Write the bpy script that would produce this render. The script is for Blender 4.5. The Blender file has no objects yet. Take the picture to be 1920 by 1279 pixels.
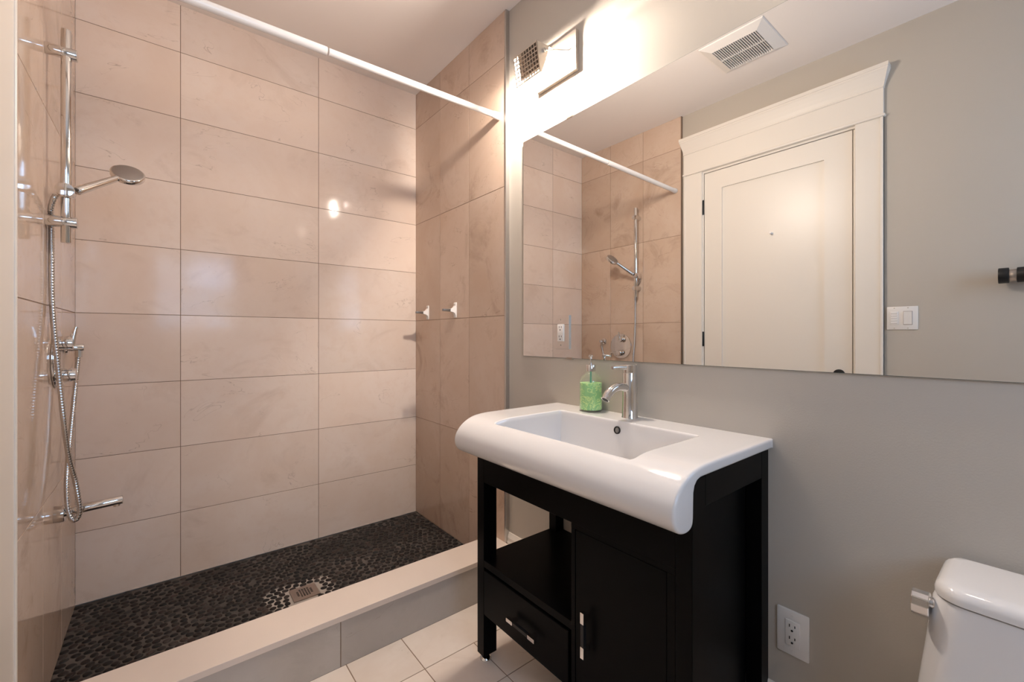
import bpy, bmesh, math, random
import numpy as np
from mathutils import Vector, Matrix

random.seed(7)
rng = np.random.default_rng(11)
S = bpy.context.scene
COL = S.collection
PI = math.pi

# ------------------------------------------------------------------ camera, world, light, exposure
CAM_Z = 1.155
cam = bpy.data.cameras.new('camera')
cam.sensor_width = 36.0
cam.lens = 809.79 / 1920 * 36.0
cam.shift_y = -9.13 / 1920
cam.clip_start = 0.02
camo = bpy.data.objects.new('camera', cam)
camo.location = (0, 0, CAM_Z)
camo.rotation_euler = (PI / 2, 0, -math.radians(38.923))
COL.objects.link(camo)
S.camera = camo

W = bpy.data.worlds.new('daylight')
S.world = W
W.use_nodes = True
bg = W.node_tree.nodes['Background']
bg.inputs['Strength'].default_value = 11.5
# pale sky broken up by foliage outside the window
_n, _l = W.node_tree.nodes.new, W.node_tree.links.new
_tc = _n('ShaderNodeTexCoord')
_no = _n('ShaderNodeTexNoise')
_no.inputs['Scale'].default_value = 22.0
_no.inputs['Detail'].default_value = 5.0
_no.inputs['Roughness'].default_value = 0.6
_l(_tc.outputs['Generated'], _no.inputs['Vector'])
_cr = _n('ShaderNodeValToRGB')
_cr.color_ramp.elements[0].position = 0.44
_cr.color_ramp.elements[0].color = (0.15, 0.20, 0.22, 1)
_cr.color_ramp.elements[1].position = 0.60
_cr.color_ramp.elements[1].color = (0.62, 0.94, 1.48, 1)
_l(_no.outputs['Fac'], _cr.inputs['Fac'])
_l(_cr.outputs['Color'], bg.inputs['Color'])

S.view_settings.view_transform = 'Standard'
S.view_settings.look = 'None'
S.view_settings.gamma = 1.0
S.view_settings.exposure = 0.0
S.view_settings.use_curve_mapping = False
S.cycles.max_bounces = 12
S.cycles.diffuse_bounces = 7
S.cycles.glossy_bounces = 6
S.cycles.transmission_bounces = 8
S.cycles.sample_clamp_indirect = 6.0
S.cycles.use_denoising = True

BULB_W = 98.0
BULB_FAR_W = 6.0
FRONT_FILL_W = 11.8  # power of the fill lamp added in front of each shade
BULB_COL = (1.0, 0.86, 0.74)

# daylight enters through this window opening in the wall behind the camera
WX0, WX1, WZ0, WZ1, WY = -0.10, 0.70, 1.20, 2.15, -1.0
po = bpy.data.lights.new('window_daylight_portal', 'AREA')
po.shape = 'RECTANGLE'
po.size = WX1 - WX0
po.size_y = WZ1 - WZ0
po.cycles.is_portal = True
poo = bpy.data.objects.new('window_daylight_portal', po)
poo.location = ((WX0 + WX1) / 2, WY - 0.06, (WZ0 + WZ1) / 2)
poo.rotation_euler = (PI / 2, 0, 0)
COL.objects.link(poo)

# ------------------------------------------------------------------ main dimensions (metres)
XR, YB, XL, XM, YC = 1.2585, 2.5389, -0.2848, 1.2719, 1.6158   # tile right, tile far, tile left, mirror, tile end
DR, DL = 1.279, -0.300                                          # painted wall faces
ZC = 2.699                                                      # ceiling
ZS = 0.0335                                                     # shower floor
TP = 0.3065
Z0 = 1.2527
CZ = 0.1797                                                     # curb top
CY0, CY1 = 1.5437, 1.715


# ------------------------------------------------------------------ helpers
def new_mat(name):
    m = bpy.data.materials.new(name)
    m.use_nodes = True
    nt = m.node_tree
    return m, nt, nt.nodes['Principled BSDF']


def mat(name, col, rough=0.5, metal=0.0, coat=0.0, spec=0.5, var=0.0, scale=8.0, bump=0.0, bscale=60.0):
    m, nt, b = new_mat(name)
    b.inputs['Base Color'].default_value = (*col, 1)
    b.inputs['Roughness'].default_value = rough
    b.inputs['Metallic'].default_value = metal
    b.inputs['Coat Weight'].default_value = coat
    b.inputs['Coat Roughness'].default_value = 0.05
    b.inputs['Specular IOR Level'].default_value = spec
    N, L = nt.nodes.new, nt.links.new
    tc = N('ShaderNodeTexCoord')
    if var > 0:
        n = N('ShaderNodeTexNoise')
        n.inputs['Scale'].default_value = scale
        n.inputs['Detail'].default_value = 4
        L(tc.outputs['Object'], n.inputs['Vector'])
        mr = N('ShaderNodeMapRange')
        mr.inputs['From Min'].default_value = 0.3
        mr.inputs['From Max'].default_value = 0.7
        mr.inputs['To Min'].default_value = 1 - var
        mr.inputs['To Max'].default_value = 1 + var
        L(n.outputs['Fac'], mr.inputs['Value'])
        mx = N('ShaderNodeVectorMath')
        mx.operation = 'SCALE'
        mx.inputs[0].default_value = col
        L(mr.outputs['Result'], mx.inputs['Scale'])
        L(mx.outputs['Vector'], b.inputs['Base Color'])
    if bump > 0:
        n2 = N('ShaderNodeTexNoise')
        n2.inputs['Scale'].default_value = bscale
        n2.inputs['Detail'].default_value = 3
        L(tc.outputs['Object'], n2.inputs['Vector'])
        bp = N('ShaderNodeBump')
        bp.inputs['Strength'].default_value = bump
        bp.inputs['Distance'].default_value = 0.002
        L(n2.outputs['Fac'], bp.inputs['Height'])
        L(bp.outputs['Normal'], b.inputs['Normal'])
    return m


def marble(name, light, warm, dark, cloud=0.5, vein=0.5, rough=0.07, spec=0.5):
    """Polished cream marble; 'tpos' and 'trnd' are per-tile attributes so each tile has its own figure."""
    m, nt, b = new_mat(name)
    N, L = nt.nodes.new, nt.links.new
    at = N('ShaderNodeAttribute')
    at.attribute_name = 'tpos'
    ar = N('ShaderNodeAttribute')
    ar.attribute_name = 'trnd'

    def noise(scale, detail, dist=0.0, rough_=0.55, stretch=None):
        n = N('ShaderNodeTexNoise')
        n.inputs['Scale'].default_value = scale
        n.inputs['Detail'].default_value = detail
        n.inputs['Distortion'].default_value = dist
        n.inputs['Roughness'].default_value = rough_
        if stretch:
            mp = N('ShaderNodeMapping')
            mp.inputs['Scale'].default_value = stretch
            mp.inputs['Rotation'].default_value = (0.3, 0.5, 0.4)
            L(at.outputs['Vector'], mp.inputs['Vector'])
            L(mp.outputs['Vector'], n.inputs['Vector'])
        else:
            L(at.outputs['Vector'], n.inputs['Vector'])
        return n

    def rng_(src, a, bb, c, d):
        r = N('ShaderNodeMapRange')
        r.inputs['From Min'].default_value = a
        r.inputs['From Max'].default_value = bb
        r.inputs['To Min'].default_value = c
        r.inputs['To Max'].default_value = d
        L(src, r.inputs['Value'])
        return r.outputs['Result']

    def mixc(fac, ca, cb):
        mx = N('ShaderNodeMix')
        mx.data_type = 'RGBA'
        if isinstance(fac, float):
            mx.inputs[0].default_value = fac
        else:
            L(fac, mx.inputs[0])
        for i, c in ((6, ca), (7, cb)):
            if isinstance(c, tuple):
                mx.inputs[i].default_value = (*c, 1)
            else:
                L(c, mx.inputs[i])
        return mx.outputs[2]

    def mul(a, bb):
        q = N('ShaderNodeMath')
        q.operation = 'MULTIPLY'
        for i, v in enumerate((a, bb)):
            if isinstance(v, float):
                q.inputs[i].default_value = v
            else:
                L(v, q.inputs[i])
        return q.outputs[0]

    n1 = noise(2.2, 6, 0.8)
    c = mixc(rng_(n1.outputs['Fac'], 0.35, 0.68, 0.0, 1.0), light, warm)
    n2 = noise(3.1, 9, 1.4, 0.65)
    c = mixc(mul(rng_(n2.outputs['Fac'], 0.54, 0.74, 0.0, 1.0), cloud), c, dark)
    # thin veins: where a distorted noise crosses 0.5
    n3 = noise(1.6, 5, 0.9, 0.6, (1.0, 1.0, 2.0))
    s = N('ShaderNodeMath')
    s.operation = 'SUBTRACT'
    L(n3.outputs['Fac'], s.inputs[0])
    s.inputs[1].default_value = 0.5
    a = N('ShaderNodeMath')
    a.operation = 'ABSOLUTE'
    L(s.outputs[0], a.inputs[0])
    line = rng_(a.outputs[0], 0.0, 0.0032, 1.0, 0.0)
    n4 = noise(5.0, 3)
    mask = rng_(n4.outputs['Fac'], 0.5, 0.62, 0.0, 1.0)
    c = mixc(mul(mul(line, mask), vein), c, (dark[0] * .55, dark[1] * .5, dark[2] * .45))
    # fine mottling
    n5 = noise(28.0, 5)
    c = mixc(rng_(n5.outputs['Fac'], 0.50, 0.75, 0.0, 0.55), c, warm)
    # small fossil pits
    vo = N('ShaderNodeTexVoronoi')
    vo.inputs['Scale'].default_value = 22
    L(at.outputs['Vector'], vo.inputs['Vector'])
    pit = rng_(vo.outputs['Distance'], 0.03, 0.09, 1.0, 0.0)
    n6 = noise(9.0, 1)
    c = mixc(mul(mul(pit, rng_(n6.outputs['Fac'], 0.6, 0.68, 0.0, 1.0)), 0.55), c, dark)
    # each tile a touch lighter or darker
    vm = N('ShaderNodeVectorMath')
    vm.operation = 'SCALE'
    L(c, vm.inputs[0])
    L(rng_(ar.outputs['Fac'], 0.0, 1.0, 0.94, 1.05), vm.inputs['Scale'])
    L(vm.outputs['Vector'], b.inputs['Base Color'])
    b.inputs['Roughness'].default_value = rough
    b.inputs['Specular IOR Level'].default_value = spec
    return m


def origin(o):
    v = Vector((0, 0, 0))
    while o is not None:
        v += o.location
        o = o.parent
    return v


def tag(o, label=None, cat=None, group=None, kind=None):
    if label:
        o['label'] = label
    if cat:
        o['category'] = cat
    if group:
        o['group'] = group
    if kind:
        o['kind'] = kind
    return o


def thing(name, label, cat, loc, group=None):
    o = bpy.data.objects.new(name, None)
    o.empty_display_size = 0.05
    o.location = loc
    COL.objects.link(o)
    return tag(o, label, cat, group)


def obj(name, bm, m, parent=None, smooth=None, label=None, kind=None):
    """Link bm (world coordinates) as ONE mesh object; smooth = auto-smooth angle in degrees."""
    o = bpy.data.objects.new(name, None)
    me = bpy.data.meshes.new(name)
    bmesh.ops.recalc_face_normals(bm, faces=bm.faces)
    off = origin(parent) if parent else Vector((0, 0, 0))
    if off.length > 0:
        bmesh.ops.translate(bm, verts=bm.verts, vec=-off)
    if smooth is not None:
        for f in bm.faces:
            f.smooth = True
        lim = math.radians(smooth)
        for e in bm.edges:
            if len(e.link_faces) == 2 and e.calc_face_angle(0) > lim:
                e.smooth = False
    bm.to_mesh(me)
    bm.free()
    bpy.data.objects.remove(o)
    o = bpy.data.objects.new(name, me)
    if isinstance(m, (list, tuple)):
        for q in m:
            me.materials.append(q)
    else:
        me.materials.append(m)
    COL.objects.link(o)
    if parent:
        o.parent = parent
    if label:
        o['label'] = label
    if kind:
        o['kind'] = kind
    return o


def struct(name, bm, m, smooth=None):
    return obj(name, bm, m, smooth=smooth, kind='structure')


def copy_tree(o, parent=None):
    c = o.copy()
    COL.objects.link(c)
    if parent:
        c.parent = parent
    for ch in list(o.children):
        copy_tree(ch, c)
    return c


def add_box(bm, lo, hi, bev=0.0, seg=2, mi=0, rot=None, piv=None):
    r = bmesh.ops.create_cube(bm, size=1.0)
    vs = r['verts']
    lo, hi = Vector(lo), Vector(hi)
    d = hi - lo
    for v in vs:
        v.co = Vector((lo[i] + (v.co[i] + .5) * d[i] for i in range(3)))
    fs = {f for v in vs for f in v.link_faces}
    if bev > 0:
        es = list({e for v in vs for e in v.link_edges})
        rr = bmesh.ops.bevel(bm, geom=es, offset=min(bev, min(abs(x) for x in d) * .49), segments=seg, profile=.5, affect='EDGES')
        fs = set(rr['faces']) | {f for f in fs if f.is_valid}
    vv = {v for f in fs for v in f.verts}
    for f in fs:
        f.material_index = mi
    if rot is not None:
        bmesh.ops.rotate(bm, verts=list(vv), cent=piv or (lo + hi) / 2, matrix=rot)
    return list(vv)


def box(lo, hi, bev=0.0, seg=2, rot=None, piv=None):
    bm = bmesh.new()
    add_box(bm, lo, hi, bev, seg, 0, rot, piv)
    return bm


def frame_of(d):
    d = Vector(d).normalized()
    up = Vector((0, 0, 1)) if abs(d.z) < .95 else Vector((1, 0, 0))
    a = d.cross(up).normalized()
    return a, d.cross(a).normalized(), d


def add_tube(bm, pts, rad, seg=16, cap=True, mi=0):
    """Swept round tube along pts; rad number or list."""
    pts = [Vector(p) for p in pts]
    n = len(pts)
    if not isinstance(rad, (list, tuple, np.ndarray)):
        rad = [rad] * n
    tans = []
    for i in range(n):
        t = pts[min(i + 1, n - 1)] - pts[max(i - 1, 0)]
        if t.length < 1e-9:
            t = tans[-1] if tans else (pts[-1] - pts[0])
        tans.append(t.normalized())
    a, b, _ = frame_of(tans[0])
    rings = []
    for i in range(n):
        t = tans[i]
        a = (a - t * a.dot(t)).normalized()
        b = t.cross(a)
        rings.append([bm.verts.new(pts[i] + (a * math.cos(k * 2 * PI / seg) + b * math.sin(k * 2 * PI / seg)) * rad[i]) for k in range(seg)])
    for i in range(n - 1):
        for k in range(seg):
            f = bm.faces.new((rings[i][k], rings[i][(k + 1) % seg], rings[i + 1][(k + 1) % seg], rings[i + 1][k]))
            f.material_index = mi
    if cap:
        bm.faces.new(rings[0][::-1]).material_index = mi
        bm.faces.new(rings[-1]).material_index = mi
    return bm


def add_lathe(bm, c, axis, prof, seg=32, mi=0):
    """Lathe: prof = [(radius, distance along axis)...] about point c."""
    c = Vector(c)
    a, b, d = frame_of(axis)
    rings = []
    for r, h in prof:
        if r < 1e-6:
            rings.append([bm.verts.new(c + d * h)])
        else:
            rings.append([bm.verts.new(c + d * h + (a * math.cos(k * 2 * PI / seg) + b * math.sin(k * 2 * PI / seg)) * r) for k in range(seg)])
    for i in range(len(rings) - 1):
        p, q = rings[i], rings[i + 1]
        for k in range(seg):
            k2 = (k + 1) % seg
            if len(p) == 1 and len(q) == 1:
                continue
            if len(p) == 1:
                f = bm.faces.new((p[0], q[k2], q[k]))
            elif len(q) == 1:
                f = bm.faces.new((p[k], p[k2], q[0]))
            else:
                f = bm.faces.new((p[k], p[k2], q[k2], q[k]))
            f.material_index = mi
    return bm


def rod(p0, p1, r, bev=0.001, seg=24, bm=None, mi=0):
    """Round bar with softly turned-over ends."""
    bm = bm or bmesh.new()
    p0, p1 = Vector(p0), Vector(p1)
    h = (p1 - p0).length
    add_lathe(bm, p0, p1 - p0, [(0, 0), (r - bev, 0), (r - bev * .3, bev * .3), (r, bev), (r, h - bev), (r - bev * .3, h - bev * .3), (r - bev, h), (0, h)], seg, mi)
    return bm


def prism(poly, lo, hi, axis):
    """Extrude a 2-D polygon along a world axis. axis 'x': poly=(y,z); 'y': (x,z); 'z': (x,y)."""
    bm = bmesh.new()

    def P(p, h):
        return {'x': (h, p[0], p[1]), 'y': (p[0], h, p[1]), 'z': (p[0], p[1], h)}[axis]
    A = [bm.verts.new(P(p, lo)) for p in poly]
    B = [bm.verts.new(P(p, hi)) for p in poly]
    n = len(poly)
    for i in range(n):
        bm.faces.new((A[i], A[(i + 1) % n], B[(i + 1) % n], B[i]))
    bm.faces.new(A[::-1])
    bm.faces.new(B)
    return bm


def bez(pts, n):
    """Catmull-Rom through pts, n samples, roughly even spacing."""
    P = [np.array(p, float) for p in pts]
    P = [2 * P[0] - P[1]] + P + [2 * P[-1] - P[-2]]
    out = []
    for i in range(1, len(P) - 2):
        for t in np.linspace(0, 1, 40, endpoint=False):
            a, b, c, d = P[i - 1:i + 3]
            out.append(.5 * ((2 * b) + (-a + c) * t + (2 * a - 5 * b + 4 * c - d) * t * t + (-a + 3 * b - 3 * c + d) * t ** 3))
    out.append(P[-2])
    out = np.array(out)
    s = np.concatenate([[0], np.cumsum(np.linalg.norm(np.diff(out, axis=0), axis=1))])
    t = np.linspace(0, s[-1], n)
    return np.stack([np.interp(t, s, out[:, k]) for k in range(out.shape[1])], 1), s[-1]


# ------------------------------------------------------------------ materials
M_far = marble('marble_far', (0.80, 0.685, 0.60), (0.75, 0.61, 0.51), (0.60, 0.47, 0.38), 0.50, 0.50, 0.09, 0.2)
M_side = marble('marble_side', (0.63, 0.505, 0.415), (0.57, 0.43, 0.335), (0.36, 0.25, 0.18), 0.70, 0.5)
M_floor = marble('marble_floor', (0.79, 0.71, 0.64), (0.73, 0.63, 0.55), (0.56, 0.45, 0.37), 0.35, 0.5, 0.22)
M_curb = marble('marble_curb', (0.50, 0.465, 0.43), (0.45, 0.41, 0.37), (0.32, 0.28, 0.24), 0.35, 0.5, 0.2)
M_cap = mat('cream_stone_slab', (0.72, 0.63, 0.56), 0.25, var=.03, scale=5)
M_grout = mat('brown_grout', (0.25, 0.175, 0.125), 0.9)
M_wall = mat('greige_paint', (0.50, 0.462, 0.408), 0.55, bump=.12, bscale=240)
M_ceil = mat('ceiling_paint', (0.86, 0.81, 0.775), 0.8)
M_white = mat('white_trim_paint', (0.80, 0.76, 0.70), 0.35)
M_ceramic = mat('white_glazed_ceramic', (0.70, 0.69, 0.69), 0.09, coat=.4)
M_black = mat('black_lacquered_wood', (0.0030, 0.0026, 0.0025), 0.33, spec=.06, var=.12, scale=3)
M_gap = mat('black_shadow_gap_lacquer', (0.002, 0.002, 0.002), 0.7)
M_chrome = mat('chrome', (0.72, 0.71, 0.70), 0.07, metal=1)
M_hose = mat('chrome_hose', (0.58, 0.57, 0.56), 0.16, metal=1)
M_nickel = mat('brushed_nickel', (0.60, 0.55, 0.49), 0.28, metal=1)
M_plate = mat('satin_nickel_plate', (0.60, 0.55, 0.49), 0.5, metal=1)
M_alu = mat('aluminium_trim', (0.55, 0.53, 0.51), 0.35, metal=1)
M_plastic = mat('white_plastic', (0.80, 0.78, 0.76), 0.3)
M_slot = mat('dark_slot', (0.01, 0.01, 0.01), 0.6)
M_rod = mat('white_enamel', (0.82, 0.80, 0.79), 0.25)
M_mirror = mat('mirror_silvering', (0.90, 0.90, 0.885), 0.0, metal=1)
M_medge = mat('mirror_glass_edge', (0.16, 0.19, 0.18), 0.15)
M_blackmetal = mat('black_metal', (0.012, 0.012, 0.013), 0.4, metal=.3)
M_drain = mat('drain_nickel', (0.42, 0.35, 0.31), 0.38, metal=1)
M_sprayface = mat('grey_spray_plate', (0.34, 0.31, 0.29), 0.42, metal=.7)
M_hookclip = mat('grey_satin_clip', (0.30, 0.29, 0.28), 0.3, metal=.8)


def emission(name, col, st):
    m = bpy.data.materials.new(name)
    m.use_nodes = True
    nt = m.node_tree
    nt.nodes.remove(nt.nodes['Principled BSDF'])
    e = nt.nodes.new('ShaderNodeEmission')
    e.inputs['Color'].default_value = (*col, 1)
    e.inputs['Strength'].default_value = st
    nt.links.new(e.outputs[0], nt.nodes['Material Output'].inputs['Surface'])
    return m


M_bulb = emission('lit_halogen_tube', BULB_COL, 60.0)


# ------------------------------------------------------------------ tiles
def tiles(name, origin_, U, V, Nn, us, vs, m, grout=M_grout, gap=0.0024, th=0.008, rects=None, seed=0):
    """A wall/floor of separate tiles as one mesh: U,V in-plane axes, Nn outward normal.
    us, vs: joint positions incl. both ends; or rects: explicit list (u0,u1,v0,v1)."""
    r = random.Random(seed)
    bm = bmesh.new()
    lp = bm.verts.layers.float_vector.new('tpos')
    lr = bm.verts.layers.float.new('trnd')
    O, U, V, Nn = Vector(origin_), Vector(U), Vector(V), Vector(Nn)
    if rects is None:
        rects = [(us[i], us[i + 1], vs[j], vs[j + 1]) for i in range(len(us) - 1) for j in range(len(vs) - 1)]
    u_lo, u_hi = min(q[0] for q in rects), max(q[1] for q in rects)
    v_lo, v_hi = min(q[2] for q in rects), max(q[3] for q in rects)
    for u0, u1, v0, v1 in rects:
        off = Vector((r.uniform(-40, 40), r.uniform(-40, 40), r.uniform(-40, 40)))
        rv = r.random()
        g = gap / 2
        a0 = u0 + (g if u0 > u_lo + 1e-6 else 0)
        a1 = u1 - (g if u1 < u_hi - 1e-6 else 0)
        b0 = v0 + (g if v0 > v_lo + 1e-6 else 0)
        b1 = v1 - (g if v1 < v_hi - 1e-6 else 0)
        c = 0.0007
        rings = []
        for ins, dep in ((0, -th), (0, -c), (c, 0)):
            ring = []
            for uu, vv in ((a0 + ins, b0 + ins), (a1 - ins, b0 + ins), (a1 - ins, b1 - ins), (a0 + ins, b1 - ins)):
                v = bm.verts.new(O + U * uu + V * vv + Nn * dep)
                v[lp] = v.co + off
                v[lr] = rv
                ring.append(v)
            rings.append(ring)
        for p, q in zip(rings, rings[1:]):
            for k in range(4):
                bm.faces.new((p[k], p[(k + 1) % 4], q[(k + 1) % 4], q[k]))
        bm.faces.new(rings[-1])
    # grout bed
    q = [bm.verts.new(O + U * uu + V * vv + Nn * -0.0014) for uu, vv in ((u_lo, v_lo), (u_hi, v_lo), (u_hi, v_hi), (u_lo, v_hi))]
    f = bm.faces.new(q)
    f.material_index = 1
    # backing sides
    q2 = [bm.verts.new(v.co - Nn * (th - .0014)) for v in q]
    for k in range(4):
        bm.faces.new((q[k], q[(k + 1) % 4], q2[(k + 1) % 4], q2[k])).material_index = 1
    return bm, [m, grout]


XA, XB_ = 0.0627, 0.6709
rows = [ZS - 0.0] + [Z0 + k * TP for k in range(-3, 5)] + [ZC]
bm, ms = tiles('w', (0, YB, 0), (1, 0, 0), (0, 0, 1), (0, -1, 0), [XL, XA, XB_, XR], rows, M_far, seed=3, th=.012)
struct('wall_far', bm, ms)
col_y = [YC, 1.9217, 2.2281, YB]
rows2 = [ZS] + [Z0 + k * TP for k in (-2, 0, 2, 4)] + [ZC]
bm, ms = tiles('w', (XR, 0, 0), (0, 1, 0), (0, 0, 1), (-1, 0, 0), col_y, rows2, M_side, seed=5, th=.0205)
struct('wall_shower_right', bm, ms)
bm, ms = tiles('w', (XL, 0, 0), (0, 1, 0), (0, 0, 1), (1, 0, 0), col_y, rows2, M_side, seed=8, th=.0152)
struct('wall_shower_left', bm, ms)

# ------------------------------------------------------------------ painted room shell
NY = -1.0   # wall behind the camera
struct('wall_right', box((DR, NY - .1, -.02), (DR + .1, YB + .1, ZC)), M_wall)
DY0, DY1, DZ = 0.637, 1.456, 2.253     # door opening
bm = box((DL - .1, NY - .1, -.02), (DL, DY0, ZC))
add_box(bm, (DL - .1, DY1, -.02), (DL, YB + .1, ZC))
add_box(bm, (DL - .1, DY0, DZ), (DL, DY1, ZC))
add_box(bm, (DL - .1, DY0, -.02), (DL - .06, DY1, DZ))
struct('wall_left', bm, M_wall)
bm = box((DL - .1, NY - .1, -.02), (WX0, NY, ZC))
add_box(bm, (WX1, NY - .1, -.02), (DR + .1, NY, ZC))
add_box(bm, (WX0, NY - .1, -.02), (WX1, NY, WZ0))
add_box(bm, (WX0, NY - .1, WZ1), (WX1, NY, ZC))
struct('wall_near', bm, M_wall)
struct('wall_far_backing', box((DL - .1, YB + .012, -.02), (DR + .1, YB + .11, ZC)), M_wall)
struct('ceiling', box((DL - .1, NY - .1, ZC), (DR + .1, YB + .11, ZC + .08)), M_ceil)

# window behind the camera (frame, sash bar)
bm = bmesh.new()
fw = .045
add_box(bm, (WX0, NY - .09, WZ0), (WX0 + fw, NY - .04, WZ1), .004)
add_box(bm, (WX1 - fw, NY - .09, WZ0), (WX1, NY - .04, WZ1), .004)
add_box(bm, (WX0 + fw, NY - .09, WZ0), (WX1 - fw, NY - .04, WZ0 + fw), .004)
add_box(bm, (WX0 + fw, NY - .09, WZ1 - fw), (WX1 - fw, NY - .04, WZ1), .004)
add_box(bm, (WX0 + fw, NY - .085, 1.66), (WX1 - fw, NY - .045, 1.69), .004)
struct('window_1', bm, M_white)

# main floor: 8-inch tiles with a wider cut course against the curb
rects = []
yl = [CY0 + .004, 1.356, 1.1535, .951, .7485, .546, .3435, .141, -.0615, -.264, -.4665, -.669, -.8715, NY]
xl = [DL, -.1185, .0865, .2915, .5003, .707, .9105, 1.1155, DR]
for j in range(len(yl) - 1):
    y1, y0 = yl[j], yl[j + 1]
    xs = [DL, -.1185, .0865, .5003, .707, 1.1155, DR] if j == 0 else xl
    for i in range(len(xs) - 1):
        rects.append((xs[i], xs[i + 1], y0, y1))
bm, ms = tiles('f', (0, 0, 0), (1, 0, 0), (0, 1, 0), (0, 0, 1), None, None, M_floor, gap=.0032, rects=rects, seed=21, th=.02)
struct('floor', bm, ms)

# ------------------------------------------------------------------ shower floor of pebbles
DRX, DRY = 0.482, 2.042     # drain centre


def pebble_floor():
    x0, x1, y0, y1 = XL + .002, XR - .002, CY1 - .006, YB - .002
    sp = 0.0322
    P = []
    j = 0
    y = y0 + .006
    while y < y1 - .006:
        x = x0 + .008 + (sp / 2 if j % 2 else 0)
        while x < x1 - .006:
            P.append((x, y))
            x += sp
        y += sp * .82
        j += 1
    P = np.array(P) + rng.normal(0, .0085, (len(P), 2))
    lo, hi = np.array([x0 + .009, y0 + .008]), np.array([x1 - .009, y1 - .008])
    for _ in range(16):
        D = P[:, None] - P[None]
        d = np.sqrt((D ** 2).sum(2)) + 1e-9
        np.fill_diagonal(d, 9)
        f = np.clip(.0305 - d, 0, None)
        P = P + (D / d[..., None] * f[..., None]).sum(1) * .35
        P = np.clip(P, lo, hi)
    keep = (np.abs(P[:, 0] - DRX) > .066) | (np.abs(P[:, 1] - DRY) > .063)
    P = P[keep]
    D = P[:, None] - P[None]
    d = np.sqrt((D ** 2).sum(2))
    np.fill_diagonal(d, 9)
    nn = np.sort(d, 1)
    bm = bmesh.new()
    lt = bm.verts.layers.float.new('tone')
    lh = bm.verts.layers.float.new('hue')
    zg = ZS - .0035
    order = np.argsort(d, 1)
    for i, (px, py) in enumerate(P):
        j0 = order[i, 0]
        v0 = (P[j0] - P[i]) / nn[i, 0]
        b = nn[i, 0] * .485 * rng.uniform(.93, 1.0)
        a = 1.7 * b
        for q in order[i, 1:7]:         # grow sideways until the next neighbour
            w_ = P[q] - P[i]
            al = abs(w_ @ np.array([-v0[1], v0[0]]))
            if al > .55 * np.hypot(*w_):
                a = min(a, .50 * np.hypot(*w_) * (.35 + .65 * al / np.hypot(*w_)))
        a = max(a, b * .9)
        th = math.atan2(v0[0], -v0[1])
        h = .0045 * rng.uniform(.75, 1.15)
        tone, hue = rng.random(), rng.random()
        ct, st = math.cos(th), math.sin(th)
        rings = []
        for rr, hh in ((1.0, -.001), (.93, .45), (.7, .85), (.38, .98)):
            ring = []
            for k in range(10):
                q = k * 2 * PI / 10
                wob = 1 + .08 * math.sin(2 * q + i) + .05 * math.cos(3 * q + 2 * i)
                u, v = a * rr * wob * math.cos(q), b * rr * wob * math.sin(q)
                w = bm.verts.new((px + u * ct - v * st, py + u * st + v * ct, zg + (h * hh if hh > 0 else -.001)))
                w[lt], w[lh] = tone, hue
                ring.append(w)
            rings.append(ring)
        for p, q in zip(rings, rings[1:]):
            for k in range(10):
                bm.faces.new((p[k], p[(k + 1) % 10], q[(k + 1) % 10], q[k]))
        bm.faces.new(rings[-1])
    for f in bm.faces:
        f.smooth = True
    g = [bm.verts.new((x, y, zg)) for x, y in ((x0 - .002, y0), (x1 + .002, y0), (x1 + .002, y1 + .002), (x0 - .002, y1 + .002))]
    bm.faces.new(g).material_index = 1
    g2 = [bm.verts.new((v.co.x, v.co.y, -.02)) for v in g]
    for k in range(4):
        bm.faces.new((g[k], g[(k + 1) % 4], g2[(k + 1) % 4], g2[k])).material_index = 1
    # pebble material
    m, nt, bs = new_mat('dark_river_pebble')
    N, L = nt.nodes.new, nt.links.new
    a1, a2 = N('ShaderNodeAttribute'), N('ShaderNodeAttribute')
    a1.attribute_name, a2.attribute_name = 'tone', 'hue'
    cr = N('ShaderNodeValToRGB')
    cr.color_ramp.elements[0].color = (.010, .0082, .0076, 1)
    cr.color_ramp.elements[1].color = (.042, .034, .030, 1)
    e = cr.color_ramp.elements.new(.7)
    e.color = (.017, .014, .0128, 1)
    L(a1.outputs['Fac'], cr.inputs['Fac'])
    cr2 = N('ShaderNodeValToRGB')
    cr2.color_ramp.elements[0].color = (1.15, .92, .88, 1)
    cr2.color_ramp.elements[1].color = (.88, 1.0, 1.06, 1)
    L(a2.outputs['Fac'], cr2.inputs['Fac'])
    mx = N('ShaderNodeVectorMath')
    mx.operation = 'MULTIPLY'
    L(cr.outputs['Color'], mx.inputs[0])
    L(cr2.outputs['Color'], mx.inputs[1])
    L(mx.outputs['Vector'], bs.inputs['Base Color'])
    bs.inputs['Roughness'].default_value = .5
    bs.inputs['Specular IOR Level'].default_value = .2
    # grout, bleached around the drain
    mg, nt, bs = new_mat('pebble_grout')
    N, L = nt.nodes.new, nt.links.new
    tc = N('ShaderNodeTexCoord')
    mp = N('ShaderNodeMapping')
    mp.inputs['Location'].default_value = (-DRX + .012, -DRY - .01, 0)
    L(tc.outputs['Object'], mp.inputs['Vector'])
    sx = N('ShaderNodeSeparateXYZ')
    L(mp.outputs['Vector'], sx.inputs[0])

    def mth(op, a, b=None):
        q = N('ShaderNodeMath')
        q.operation = op
        for i, v in enumerate((a, b)):
            if v is None:
                continue
            if isinstance(v, (int, float)):
                q.inputs[i].default_value = v
            else:
                L(v, q.inputs[i])
        return q.outputs[0]
    dd = mth('SQRT', mth('ADD', mth('POWER', mth('DIVIDE', mth('ABSOLUTE', sx.outputs['X']), .135), 4), mth('POWER', mth('DIVIDE', mth('ABSOLUTE', sx.outputs['Y']), .098), 4)))
    ns = N('ShaderNodeTexNoise')
    ns.inputs['Scale'].default_value = 18
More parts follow.
